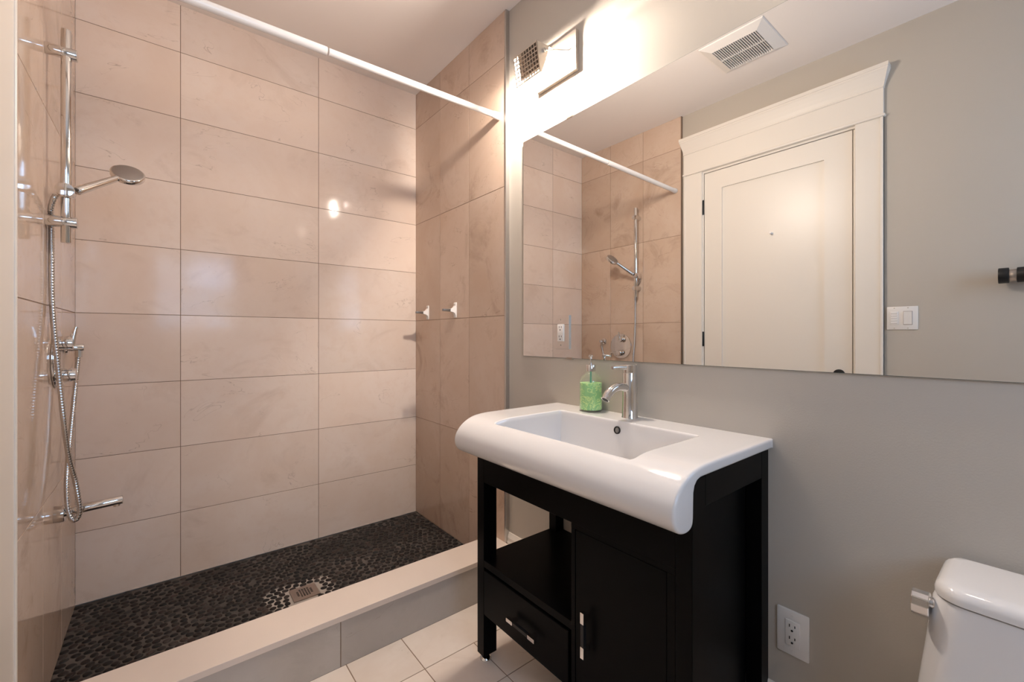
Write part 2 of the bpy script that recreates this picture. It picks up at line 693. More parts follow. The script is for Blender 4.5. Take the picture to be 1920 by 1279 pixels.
    L(tc.outputs['Object'], ns.inputs['Vector'])
    dd = mth('ADD', dd, mth('MULTIPLY', mth('SUBTRACT', ns.outputs['Fac'], .5), .9))
    mr = N('ShaderNodeMapRange')
    mr.inputs['From Min'].default_value, mr.inputs['From Max'].default_value = .85, 1.15
    mr.inputs['To Min'].default_value, mr.inputs['To Max'].default_value = 1, 0
    L(dd, mr.inputs['Value'])
    n2 = N('ShaderNodeTexNoise')
    n2.inputs['Scale'].default_value = 5
    L(tc.outputs['Object'], n2.inputs['Vector'])
    g0 = N('ShaderNodeMix')
    g0.data_type = 'RGBA'
    g0.inputs[6].default_value = (.040, .033, .029, 1)
    g0.inputs[7].default_value = (.105, .088, .078, 1)
    mr2 = N('ShaderNodeMapRange')
    mr2.inputs['From Min'].default_value, mr2.inputs['From Max'].default_value = .4, .7
    L(n2.outputs['Fac'], mr2.inputs['Value'])
    L(mr2.outputs[0], g0.inputs[0])
    gm = N('ShaderNodeMix')
    gm.data_type = 'RGBA'
    L(mr.outputs[0], gm.inputs[0])
    L(g0.outputs[2], gm.inputs[6])
    gm.inputs[7].default_value = (.36, .32, .285, 1)
    L(gm.outputs[2], bs.inputs['Base Color'])
    bs.inputs['Roughness'].default_value = .85
    o = struct('floor_shower', bm, [m, mg])
    return o


pebble_floor()

# ------------------------------------------------------------------ curb (threshold): tiled riser and stone cap
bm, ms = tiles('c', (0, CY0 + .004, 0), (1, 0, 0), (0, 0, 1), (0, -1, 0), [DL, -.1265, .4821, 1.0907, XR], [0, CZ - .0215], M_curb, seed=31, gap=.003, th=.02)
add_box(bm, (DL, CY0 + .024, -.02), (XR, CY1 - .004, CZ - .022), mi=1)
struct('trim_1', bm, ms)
struct('trim_2', box((XL - .013, CY0, CZ - .0205), (XR + .0, CY1, CZ), .0015, 2), M_cap)
# slivers of the cap returning to the painted walls
# metal edge strips where the tile ends
struct('trim_3', box((XR - .001, YC - .013, CZ), (DR, YC, ZC), .001, 1), M_alu)
struct('trim_4', box((DL, YC - .006, CZ), (XL + .001, YC, ZC), .001, 1), mat('brown_tile_edge', (.22, .15, .11), .5))

struct('floor_base', box((DL - .1, NY - .1, -.12), (DR + .1, YB + .11, -.0205)), M_grout)

# ------------------------------------------------------------------ baseboards
bh = .226


def base_prof(face, out):
    # out = +1/-1 direction into the room
    s = out
    return [(face, 0), (face + s * .016, 0), (face + s * .016, bh - .045), (face + s * .0125, bh - .036), (face + s * .0125, bh - .022),
            (face + s * .007, bh - .008), (face + s * .004, bh), (face, bh)]


struct('baseboard_right', prism(base_prof(DR, -1), NY, 1.6022, 'y'), M_white)
struct('baseboard_left', prism(base_prof(DL, 1), NY, .518, 'y'), M_white)
struct('baseboard_near', prism([(p[0], p[1]) for p in base_prof(NY, 1)], DL + .016, DR - .016, 'x'), M_white)

# ------------------------------------------------------------------ floor drain
d = thing('floor_drain', 'square nickel drain plate with a grid of holes among the dark pebbles', 'drain', (DRX, DRY, ZS - .0035))
bm = bmesh.new()
zt = ZS + .0012
half, gh, nb = .052, .031, 6
for lo, hi in (((-half, -half), (-gh, half)), ((gh, -half), (half, half)), ((-gh, -half), (gh, -gh)), ((-gh, gh), (gh, half))):
    add_box(bm, (DRX + lo[0], DRY + lo[1], zt - .003), (DRX + hi[0], DRY + hi[1], zt))
cell = 2 * gh / nb
for k in range(1, nb):
    u = -gh + k * cell
    add_box(bm, (DRX + u - .0018, DRY - gh, zt - .003), (DRX + u + .0018, DRY + gh, zt - .0002))
    add_box(bm, (DRX - gh, DRY + u - .0018, zt - .003), (DRX + gh, DRY + u + .0018, zt - .0004))
for sx in (-1, 1):
    for sy in (-1, 1):          # the grid has no holes in its corners
        x, y = DRX + sx * (gh - cell / 2), DRY + sy * (gh - cell / 2)
        add_box(bm, (x - cell / 2, y - cell / 2, zt - .003), (x + cell / 2, y + cell / 2, zt - .0001))
obj('plate', bm, M_drain, d)
obj('sump', box((DRX - .042, DRY - .042, zt - .0042), (DRX + .042, DRY + .042, zt - .0032)), M_slot, d)

# ------------------------------------------------------------------ curtain rod
RY = 1.655
rz = lambda x: 2.2105 - (1.2585 - x) * .0165
t = thing('shower_curtain_rod', 'white telescopic tension rod spanning the shower below the ceiling', 'curtain rod', (.5, RY, rz(.5)))
JX = .4656
obj('outer_tube', rod((JX, RY, rz(JX)), (XL + .018, RY, rz(XL)), .0148), M_rod, t)
obj('inner_tube', rod((JX + .006, RY, rz(JX)), (XR - .018, RY, rz(XR)), .0135), M_rod, t)
for s, x in ((1, XR), (-1, XL)):
    bm = bmesh.new()
    add_lathe(bm, (x - s * .0003, RY, rz(x)), (-s, 0, 0), [(0, 0), (.0165, 0), (.0175, .002), (.0172, .018), (.0155, .036), (.0150, .04), (0, .04)], 28)
    obj('end_cap', bm, M_rod, t, smooth=40)

# ------------------------------------------------------------------ slide rail
BY, BX = 1.955, -.239
t = thing('shower_slide_rail', 'tall chrome slide bar with two wall brackets holding the hand shower', 'shower rail', (XL, BY, 1.45))
obj('bar', rod((BX, BY, 1.4505), (BX, BY, 2.125), .0132, .0012, 28), M_chrome, t, smooth=40)
for z in (2.052, 1.5165):
    obj('bracket', rod((XL, BY, z), (BX + .025, BY, z), .0178, .0015, 28), M_chrome, t, smooth=40)
SZ = 1.612
bm = rod((BX, BY, SZ - .017), (BX, BY, SZ + .017), .0195, .002, 28)
# round button and cradle that point towards the door
rod((BX, BY + .012, SZ), (BX, BY - .032, SZ), .0220, .002, 28, bm)
obj('slider', bm, M_chrome, t, smooth=40)

# hand shower
HC = Vector((-.0985, 2.066, 1.732))
hs = Vector((BX + .012, BY - .002, SZ))
hd = (HC - hs).normalized()
n0 = Vector((0, 0, 1)) - hd * hd.z
n0.normalize()
mm = hd.cross(n0)
view = HC - Vector((0, 0, CAM_Z))
if -view.dot(mm) < 0:
    mm = -mm
th = math.radians(37)
hn = (n0 * math.cos(th) + mm * math.sin(th)).normalized()
t = thing('hand_shower', 'round chrome hand shower head tilted out from the slide bar', 'shower head', tuple(HC))
R = .048
bm = bmesh.new()
add_lathe(bm, HC - hn * .010, hn, [(0, 0), (R - .004, 0), (R - .001, .0015), (R, .004), (R, .016), (R - .0015, .0185), (R - .004, .0195), (0, .0195)], 48)
obj('head', bm, M_chrome, t, smooth=40)
bm = bmesh.new()
add_lathe(bm, HC + hn * .0095, hn, [(0, .001), (.004, .0012), (R - .006, .0008), (R - .0045, -.0004)], 48)
obj('face_plate', bm, M_sprayface, t, smooth=40)
hp0 = hs + hd * .0175
L_ = (HC - hd * (R - .004) - hp0).length
bm = bmesh.new()
add_tube(bm, [hp0 + hd * (L_ * f) for f in (0, .02, .1, .6, 1.0)], [.0125, .0135, .0135, .0118, .0105], 22)
obj('handle', bm, M_chrome, t, smooth=40)

# hose
hose_pts = [(-.2595, 1.9335, 1.594), (-.2665, 1.940, 1.577), (-.2735, 1.958, 1.555), (-.2765, 1.982, 1.530), (-.2765, 1.9865, 1.49), (-.2765, 1.987, 1.419), (-.2755, 1.987, 1.271), (-.2685, 1.987, 1.139),
            (-.2605, 1.989, 1.037), (-.252, 2.0, .897), (-.244, 2.03, .768), (-.233, 2.058, .68), (-.224, 2.062, .607), (-.221, 2.066, .555), (-.232, 2.068, .531),
            (-.245, 2.072, .548), (-.2535, 2.085, .600), (-.258, 2.12, .675), (-.258, 2.16, .745), (-.257, 2.2, .821), (-.254, 2.25, .94), (-.251, 2.283, 1.036), (-.249, 2.29, 1.078)]
pts, Ln = bez(hose_pts, 760)
rad = np.where((np.arange(760) // 2) % 2 == 0, .0076, .0064)
bm = bmesh.new()
add_tube(bm, pts, list(rad), 10)
t = tag(obj('shower_hose', bm, M_hose, smooth=75), 'ribbed chrome metal hose looping down from the hand shower to the wall outlet', 'hose')

# hose wall outlet
EY, EZ = 2.29, 1.112
t = thing('hose_outlet', 'small round chrome wall elbow where the hose ends, beside the shower mixer', 'hose outlet', (XL, EY, EZ))
bm = bmesh.new()
add_lathe(bm, (XL, EY, EZ), (1, 0, 0), [(0, 0), (.024, 0), (.025, .002), (.025, .007), (.023, .010), (.0135, .011), (.0135, .050), (.012, .052), (0, .052)], 28)
obj('flange', bm, M_chrome, t, smooth=40)
obj('hose_nut', rod((XL + .037, EY, EZ - .010), (XL + .037, EY, EZ - .036), .0105, .001, 8), M_chrome, t)

# mixer
MY, MZ = 2.122, 1.076
t = thing('shower_mixer', 'round chrome mixer plate with two handles on the left tiled wall', 'shower mixer', (XL, MY, MZ))
bm = bmesh.new()
add_lathe(bm, (XL, MY, MZ), (1, 0, 0), [(0, 0), (.0965, 0), (.099, .002), (.0995, .005), (.098, .008), (.092, .0095), (0, .0105)], 64)
obj('plate', bm, M_chrome, t, smooth=40)
uz = MZ + .055
bm = rod((XL + .008, MY - .012, uz), (XL + .044, MY - .012, uz), .0235, .002, 32)
h1 = obj('volume_knob', bm, M_chrome, t, smooth=40)
bm = bmesh.new()
add_tube(bm, [(XL + .040, MY - .012, uz - .008), (XL + .044, MY - .012, uz + .020), (XL + .048, MY - .012, uz + .045), (XL + .051, MY - .012, uz + .056)], [.0085, .0075, .0065, .0055], 14)
obj('lever', bm, M_chrome, h1, smooth=40)
lz = MZ - .055
bm = rod((XL + .008, MY, lz), (XL + .050, MY, lz), .0225, .002, 32)
h2 = obj('temperature_knob', bm, M_chrome, t, smooth=40)
bm = bmesh.new()
add_tube(bm, [(XL + .036, MY + .012, lz), (XL + .038, MY + .05, lz + .002), (XL + .039, MY + .078, lz + .002)], [.006, .0055, .005], 12)
add_tube(bm, [(XL + .039, MY + .070, lz + .002), (XL + .039, MY + .070, lz - .034)], .0042, 10)
obj('lever', bm, M_chrome, h2, smooth=40)

# tub spout
PY, PZ = 2.098, .562
t = thing('bath_spout', 'long straight chrome spout low on the left tiled wall', 'spout', (XL, PY, PZ))
bm = bmesh.new()
add_lathe(bm, (XL, PY, PZ - .009), (1, 0, 0), [(0, 0), (.0265, 0), (.0275, .0015), (.0275, .024), (.026, .0255), (.017, .0255), (0, .0255)], 32)
obj('collar', bm, M_chrome, t, smooth=40)
bm = rod((XL + .02, PY, PZ - .006), (XL + .1715, PY, PZ + .004), .0150, .0012, 28)
obj('tube', bm, M_chrome, t, smooth=40)
bm = rod((XL + .155, PY, PZ + .002), (XL + .155, PY, PZ - .0165), .0095, .001, 20)
obj('aerator', bm, M_nickel, t, smooth=40)

# ------------------------------------------------------------------ two white hooks on the right tile wall
hooks = []
hz = 1.298
for hy, lab in ((2.054, 'white adhesive hook nearer the mirror wall edge, right one of the pair'), (2.372, 'white adhesive hook nearer the far corner, left one of the pair')):
    if not hooks:
        t = thing('wall_hook', lab, 'hook', (XR, hy, hz), 'white hooks on the shower wall')
        bm = box((XR - .006, hy - .0135, hz - .041), (XR, hy + .0135, hz + .043), .0055, 3)
        obj('back_plate', bm, M_plastic, t, smooth=40)
        bm = prism([(XR - .004, hz - .034), (XR - .010, hz - .018), (XR - .022, hz - .010), (XR - .038, hz - .0085), (XR - .038, hz + .0085), (XR - .022, hz + .0095), (XR - .012, hz + .018), (XR - .004, hz + .03)], hy - .0105, hy + .0105, 'y')
        obj('bracket', bm, M_plastic, t)
        bm = box((XR - .082, hy - .009, hz - .007), (XR - .036, hy + .009, hz + .006), .002)
        obj('arm', bm, M_hookclip, t, smooth=40, label='grey metallic arm')
        bm = bmesh.new()
        add_lathe(bm, (XR - .006, hy, hz + .027), (-1, 0, 0), [(.0095, 0), (.0095, .0008), (.0085, .0012), (0, .0012)], 24)
        obj('pad', bm, mat('pale_grey_pad', (.55, .53, .50), .4), t, label='pale grey round pad')
        hooks.append(t)
    else:
        c = copy_tree(hooks[0])
        c.location = (XR, hy, hz)
        c['label'] = lab
        hooks.append(c)

# ------------------------------------------------------------------ wall mirror
MY0, MY1, MZ0, MZ1 = -.42, 1.494, 1.0655, 2.0355
t = thing('wall_mirror', 'large frameless wall mirror above the washbasin', 'mirror', (DR, .5, MZ0))
bm = box((XM + .0004, MY0, MZ0), (DR, MY1, MZ1))
obj('glass_edge', bm, M_medge, t)
bm = bmesh.new()
bm.faces.new([bm.verts.new(p) for p in ((XM, MY0 + .001, MZ0 + .001), (XM, MY1 - .001, MZ0 + .001), (XM, MY1 - .001, MZ1 - .001), (XM, MY0 + .001, MZ1 - .001))])
obj('silvered_face', bm, M_mirror, t)
for y, z0, z1 in ((1.206, MZ1 - .003, MZ1 + .005), (1.206, MZ0 - .004, MZ0 + .004)):
    obj('clip', box((XM - .0025, y - .016, z0), (DR, y + .016, z1), .001), M_nickel, t)


# ------------------------------------------------------------------ socket outlets and switches
def socket_slots(parent, x, yc, zc, out=-1):
    """Two blade slots and a ground hole on a face at x (normal out)."""
    e = .0006
    for dy, h in ((.0062, .0075), (-.0062, .0062)):
        obj('slot', box((x - e, yc + dy - .0011, zc + .004 - h / 2), (x + e, yc + dy + .0011, zc + .004 + h / 2)), M_slot, parent)
    bm = bmesh.new()
    add_lathe(bm, (x - e * out * -1, yc, zc - .0075), (out, 0, 0), [(0, 0), (.0026, 0), (.0026, e * 2), (0, e * 2)], 12)
    obj('ground_hole', bm, M_slot, parent)


# outlet on the mirror: mirror-finish plate with a white receptacle
oy0, oy1, oz0, oz1 = 1.2033, 1.2914, 1.102, 1.240
t = thing('mirror_outlet', 'white outlet in a mirrored cover plate on the big mirror', 'outlet', (XM, 1.247, 1.10))
obj('cover_plate', box((XM - .0065, oy0, oz0), (XM - .0002, oy1, oz1), .0006, 1), mat('mirror_plate', (.88, .88, .865), .0, metal=1), t, label='mirror finish plate')
bm = box((XM - .0105, 1.2315, 1.134), (XM - .0060, 1.2655, 1.2035), .0012)
rc = obj('receptacle', bm, M_plastic, t, smooth=40)
for z in (1.188, 1.150):
    socket_slots(rc, XM - .0105, 1.2485, z)
bm = box((XM - .0116, 1.236, 1.1645), (XM - .0100, 1.261, 1.1675), .0004)
add_box(bm, (XM - .0112, 1.236, 1.1700), (XM - .0100, 1.261, 1.1735), .0004)
obj('test_button', bm, M_plastic, rc)
for z in (1.222, 1.119):
    bm = bmesh.new()
    add_lathe(bm, (XM - .0064, 1.2485, z), (-1, 0, 0), [(0, 0), (.003, 0), (.0028, .0008), (0, .0012)], 14)
    obj('screw', bm, M_nickel, t)

# outlet low on the grey wall
t = thing('wall_outlet', 'white rectangular double outlet low on the grey wall beside the vanity', 'outlet', (DR, .416, .381))
obj('cover_plate', box((DR - .0065, .3785, .3225), (DR, .4525, .4400), .004, 2), M_plastic, t, smooth=40)
rc = obj('receptacle', box((DR - .0085, .399, .3480), (DR - .0060, .432, .4145), .0012), M_plastic, t, smooth=40)
for z in (.397, .3655):
    socket_slots(rc, DR - .0085, .4155, z)
for z in (.4275, .3345):
    bm = bmesh.new()
    add_lathe(bm, (DR - .0064, .4155, z), (-1, 0, 0), [(0, 0), (.0028, 0), (.0026, .0008), (0, .0011)], 14)
    obj('screw', bm, M_plastic, t)

# double switch by the door (seen in the mirror)
t = thing('light_switch', 'white double switch plate beside the door trim', 'switch', (DL, .449, 1.244))
obj('cover_plate', box((DL, .3905, 1.187), (DL + .006, .5075, 1.3015), .003, 2), M_plastic, t, smooth=40)
bm = box((DL + .005, .462, 1.2115), (DL + .0085, .495, 1.2775), .001)
s1 = obj('timer_switch', bm, M_plastic, t, smooth=40)
for k in range(5):
    z = 1.218 + k * .0118
    obj('button', box((DL + .008, .466, z), (DL + .0105, .4915, z + .0085), .0008, 1), M_plastic, s1)
s2 = obj('rocker_frame', box((DL + .005, .4105, 1.2105), (DL + .0072, .4445, 1.2785), .001), mat('grey_plastic_gap', (.42, .38, .36), .5), t)
bm = prism([(DL + .006, 1.2135), (DL + .0095, 1.2135), (DL + .0125, 1.2755), (DL + .006, 1.2755)], .4125, .4425, 'y')
obj('rocker', bm, M_plastic, s2)
for y in (.4785, .4275):
    for z in (1.1945, 1.2945):
        bm = bmesh.new()
        add_lathe(bm, (DL + .006, y, z), (1, 0, 0), [(0, 0), (.0026, 0), (.0024, .0007), (0, .001)], 12)
        obj('screw', bm, M_nickel, t)

# ------------------------------------------------------------------ door and its trim (left wall, seen in the mirror)
t = thing('door_1', 'white one-panel door with black hinges', 'door', (DL, 1.04, 0))
t['kind'] = 'structure'
sx = DL - .001      # room-side face of the slab
D0, D1, DT = DY0 + .0125, DY1 - .0025, DZ - .0045
bm = bmesh.new()
add_box(bm, (sx - .042, D0, .008), (sx - .012, D1, DT))
P0, P1, PZ0, PZ1 = .7745, 1.3375, .26, 2.131
for lo, hi in (((sx - .012, D0, .008), (sx, P0, DT)), ((sx - .012, P1, .008), (sx, D1, DT)), ((sx - .012, P0, .008), (sx, P1, PZ0)), ((sx - .012, P0, PZ1), (sx, P1, DT))):
    add_box(bm, lo, hi)
obj('slab', bm, M_white, t)
for z in (2.024, 1.1365, .25):
    bm = rod((DL + .004, 1.4585, z - .049), (DL + .004, 1.4585, z + .049), .0065, .001, 14)
    obj('hinge', bm, M_blackmetal, t, smooth=40, label='black hinge knuckle')
lv = obj('lever_rose', rod((sx, .705, .950), (sx + .012, .705, .950), .026, .002, 28), M_blackmetal, t, smooth=40)
bm = rod((sx + .01, .705, .950), (sx + .05, .705, .950), .009, .001, 16)
add_box(bm, (sx + .043, .692, .943), (sx + .056, .80, .957), .003)
obj('lever', bm, M_blackmetal, lv, smooth=40)
bm = bmesh.new()
add_lathe(bm, (sx - .012, 1.044, 1.7756), (1, 0, 0), [(0, 0), (.008, 0), (.008, .004), (.004, .008), (.004, .018), (.007, .022), (.006, .026), (0, .027)], 18)
tag(obj('door_peg', bm, M_plastic, smooth=40), 'tiny white peg on the upper panel of the door', 'hook')

# casing as structure trim
def casing_leg(y0, y1, outer_hi):
    bm = box((DL, y0, 0), (DL + .017, y1, 2.2645), .0015, 1)
    if outer_hi:
        add_box(bm, (DL, y1 - .012, 0), (DL + .0215, y1, 2.2645), .0015, 1)
    else:
        add_box(bm, (DL, y0, 0), (DL + .0215, y0 + .012, 2.2645), .0015, 1)
    return bm


struct('trim_5', casing_leg(DY1 + .007, 1.5905, True), M_white)
struct('trim_6', casing_leg(.518, DY0 - .004, False), M_white)
bm = box((DL, .510, 2.2645), (DL + .028, 1.5985, 2.2785), .005, 3)              # bead
add_box(bm, (DL, .5175, 2.2785), (DL + .020, 1.5905, 2.416), .001, 1)           # frieze
add_box(bm, (DL, .514, 2.4105), (DL + .026, 1.594, 2.4195), .003, 2)
# flared crown: stacked profile rings with mitred returns
pr_ = [(.021, 2.418), (.024, 2.425), (.030, 2.440), (.040, 2.462), (.051, 2.484), (.056, 2.492), (.056, 2.497), (.060, 2.499), (.060, 2.517), (.0, 2.517)]
prev = None
for o_, z in pr_:
    e = max(0, (o_ - .020)) * .62
    ring = [bm.verts.new(p) for p in ((DL, .5165 - e, z), (DL + o_, .5165 - e, z), (DL + o_, 1.5915 + e * .6, z), (DL, 1.5915 + e * .6, z))]
    if prev:
        for k in range(4):
            try:
                bm.faces.new((prev[k], prev[(k + 1) % 4], ring[(k + 1) % 4], ring[k]))
            except ValueError:
                pass
    prev = ring
bmesh.ops.remove_doubles(bm, verts=bm.verts, dist=1e-6)
struct('trim_7', bm, M_white)
# jamb lining and latch-side stop
bm = box((DL - .06, DY0 - .018, 0), (DL + .003, DY0, DZ), .001, 1)
add_box(bm, (DL - .06, DY1, 0), (DL + .003, DY1 + .018, DZ), .001, 1)
add_box(bm, (DL - .06, DY0 - .018, DZ - .001), (DL + .003, DY1 + .018, DZ + .012), .001, 1)
add_box(bm, (DL - .050, DY0, 0), (DL - .010, DY0 + .0105, DZ - .002), .001, 1)
add_box(bm, (DL - .050, DY1 - .0020, 0), (DL - .006, DY1, DZ - .002), .0005, 1)  # white strip added behind the hinge-side gap to lighten it
struct('trim_8', bm, M_white)

# towel bar on the left wall
t = thing('towel_bar', 'black towel bar end with a metal ring beyond the switch', 'towel bar', (DL, .1, 1.415))
TX = DL + .052
obj('post', rod((DL, .112, 1.413), (TX - .02, .112, 1.413), .012, .001, 20), M_blackmetal, t, smooth=40)
obj('end_block', rod((TX, .131, 1.413), (TX, .1005, 1.413), .033, .002, 32), M_blackmetal, t, smooth=40)
obj('ring', rod((TX, .1005, 1.412), (TX, .0785, 1.412), .026, .001, 32), mat('warm_steel', (.45, .40, .36), .35, metal=1), t, smooth=40, label='steel ring')
obj('bar', rod((TX, .0785, 1.413), (TX, -.42, 1.413), .032, .002, 32), M_blackmetal, t, smooth=40)
obj('post', rod((DL, -.38, 1.413), (TX - .02, -.38, 1.413), .012, .001, 20), M_blackmetal, t, smooth=40)

# ------------------------------------------------------------------ ceiling vent (seen in the mirror)
VX, VY = .137, 1.02
t = thing('ceiling_vent', 'white square exhaust fan grille on the ceiling', 'vent', (VX, VY, ZC))
hw, hi_ = .162, .112
bm = bmesh.new()
o1 = [bm.verts.new((VX + a * hw, VY + b * hw, ZC - .001)) for a, b in ((-1, -1), (1, -1), (1, 1), (-1, 1))]
o2 = [bm.verts.new((VX + a * (hw - .004), VY + b * (hw - .004), ZC - .006)) for a, b in ((-1, -1), (1, -1), (1, 1), (-1, 1))]
o3 = [bm.verts.new((VX + a * hi_, VY + b * hi_, ZC - .024)) for a, b in ((-1, -1), (1, -1), (1, 1), (-1, 1))]
o4 = [bm.verts.new((VX + a * hi_, VY + b * hi_, ZC - .004)) for a, b in ((-1, -1), (1, -1), (1, 1), (-1, 1))]
for p, q in ((o1, o2), (o2, o3), (o3, o4)):
    for k in range(4):
        bm.faces.new((p[k], p[(k + 1) % 4], q[(k + 1) % 4], q[k]))
obj('frame', bm, M_plastic, t)
obj('duct', box((VX - hi_, VY - hi_, ZC - .004), (VX + hi_, VY + hi_, ZC - .0015)), M_slot, t)
for k in range(20):
    y = VY - hi_ + .008 + k * (2 * hi_ - .016) / 19
    obj('slat', box((VX - hi_, y - .0019, ZC - .023), (VX + hi_, y + .0019, ZC - .016)), M_plastic, t)
obj('crossbar', box((VX - .0025, VY - hi_, ZC - .0225), (VX + .0025, VY + hi_, ZC - .012)), M_plastic, t)

# ------------------------------------------------------------------ vanity cabinet
FX, BXK, V0, V1 = .878, 1.2785, .475, 1.2855
LW, LD = .040, .057
LT = .8525      # top of the carcass
t = thing('vanity_cabinet', 'black wooden vanity cabinet with one drawer and one door under the white washbasin', 'cabinet', (1.08, .88, 0))
for (x0, x1) in ((FX, FX + LD), (BXK - .0445, BXK)):
    for (y0, y1) in ((V0, V0 + LW), (V1 - LW, V1)):
        top = LT - .003 if x0 > 1 else .752
        if y0 == V0 and x0 < 1:
            top = .8462
        lg = obj('leg', box((x0, y0, .022), (x1, y1, top), .0012, 1), M_black, t)
        cx, cy = (x0 + x1) / 2 - (.006 if x0 < 1 else 0), (y0 + y1) / 2
        bm = bmesh.new()
        add_lathe(bm, (cx, cy, 0), (0, 0, 1), [(0, 0), (.0205, 0), (.0215, .002), (.0205, .0055), (.014, .0115), (.0075, .0135), (.0075, .0235), (0, .0235)], 28)
        obj('levelling_foot', bm, M_chrome, lg, smooth=40, label='chrome levelling foot')
bm = box((FX, V0 + LW, .640), (FX + .012, V1 - LW, .735), .0008, 1)
add_box(bm, (FX + .0002, V0 + LW, .6262), (FX + .018, .8265, .6405))
obj('front_rail', bm, M_black, t)
obj('side_rail', box((FX + LD, V0, .7785), (BXK - .0445, V0 + .018, LT - .003), .0008, 1), M_black, t)
obj('side_rail', box((FX + LD, V1 - .018, .655), (BXK - .0445, V1, .752), .0008, 1), M_black, t)
obj('back_rail', box((BXK - .018, V0 + LW, .66), (BXK, V1 - LW, .742), .0008, 1), M_black, t)
obj('shelf', box((FX + .001, .8265, .341), (BXK - .004, V1 - .002, .365), .0008, 1), M_black, t)
obj('bottom_panel', box((FX + .02, V0 + .045, .172), (BXK - .012, V1 - .042, .188)), M_black, t)
obj('divider_panel', box((FX, .8125, .172), (BXK - .006, .8265, .626), .0006, 1), M_black, t)
obj('stile', box((FX + .0005, V0 + LW, .172), (FX + .018, .535, .626), .0006, 1), M_black, t)
obj('side_panel', box((FX + LD, .509, .172), (1.218, .521, .790), .0006, 1), M_black, t)
obj('back_panel', box((BXK - .012, .53, .172), (BXK - .006, .8125, .66)), M_black, t)
obj('inner_panel', box((FX + .03, .8265, .190), (FX + .034, V1 - LW - .002, .338)), M_gap, t)
dr = obj('drawer', box((FX + .0004, .8385, .1745), (FX + .020, V1 - LW - .0005, .3315), .0022, 2), M_black, t)
do = obj('door', box((FX + .0004, .5365, .1745), (FX + .019, .8105, .6245), .0012, 1), M_black, t)


def handle(center, along, parent, L2):
    c = Vector(center)
    a = Vector(along).normalized()
    u = Vector((-1, 0, 0))
    w = a.cross(u)
    Mr = Matrix((a, w, u)).transposed()

    def bx(lo, hi, bev=.0008):
        bm = bmesh.new()
        vs = add_box(bm, lo, hi, bev, 1)
        for v in bm.verts:
            v.co = c + Mr @ v.co
        return bm
    g = obj('handle', bx((-L2 + .03, -.0052, .017), (L2 - .03, .0052, .028)), M_blackmetal, parent, label='black bar handle with chrome ends')
    for s in (-1, 1):
        bm = bx((min(s * L2, s * (L2 - .030)), -.0058, .016), (max(s * L2, s * (L2 - .030)), .0058, .029))
        b2 = bmesh.new()
        add_box(b2, (s * (L2 - .020) - .006, -.0045, 0), (s * (L2 - .020) + .006, .0045, .017), .0006, 1)
        for v in b2.verts:
            v.co = c + Mr @ v.co
        me = bpy.data.meshes.new('tmp')
        b2.to_mesh(me)
        b2.free()
        bm.from_mesh(me)
        bpy.data.meshes.remove(me)
        # third level is the deepest allowed, so the end belongs to the drawer or door as the handle does
        obj('handle_end', bm, M_chrome, parent, label='chrome end of the handle')


handle((FX + .0004, 1.0170, .2520), (0, 1, 0), dr, .0665)
handle((FX + .0004, .7630, .3715), (0, 0, 1), do, .0600)


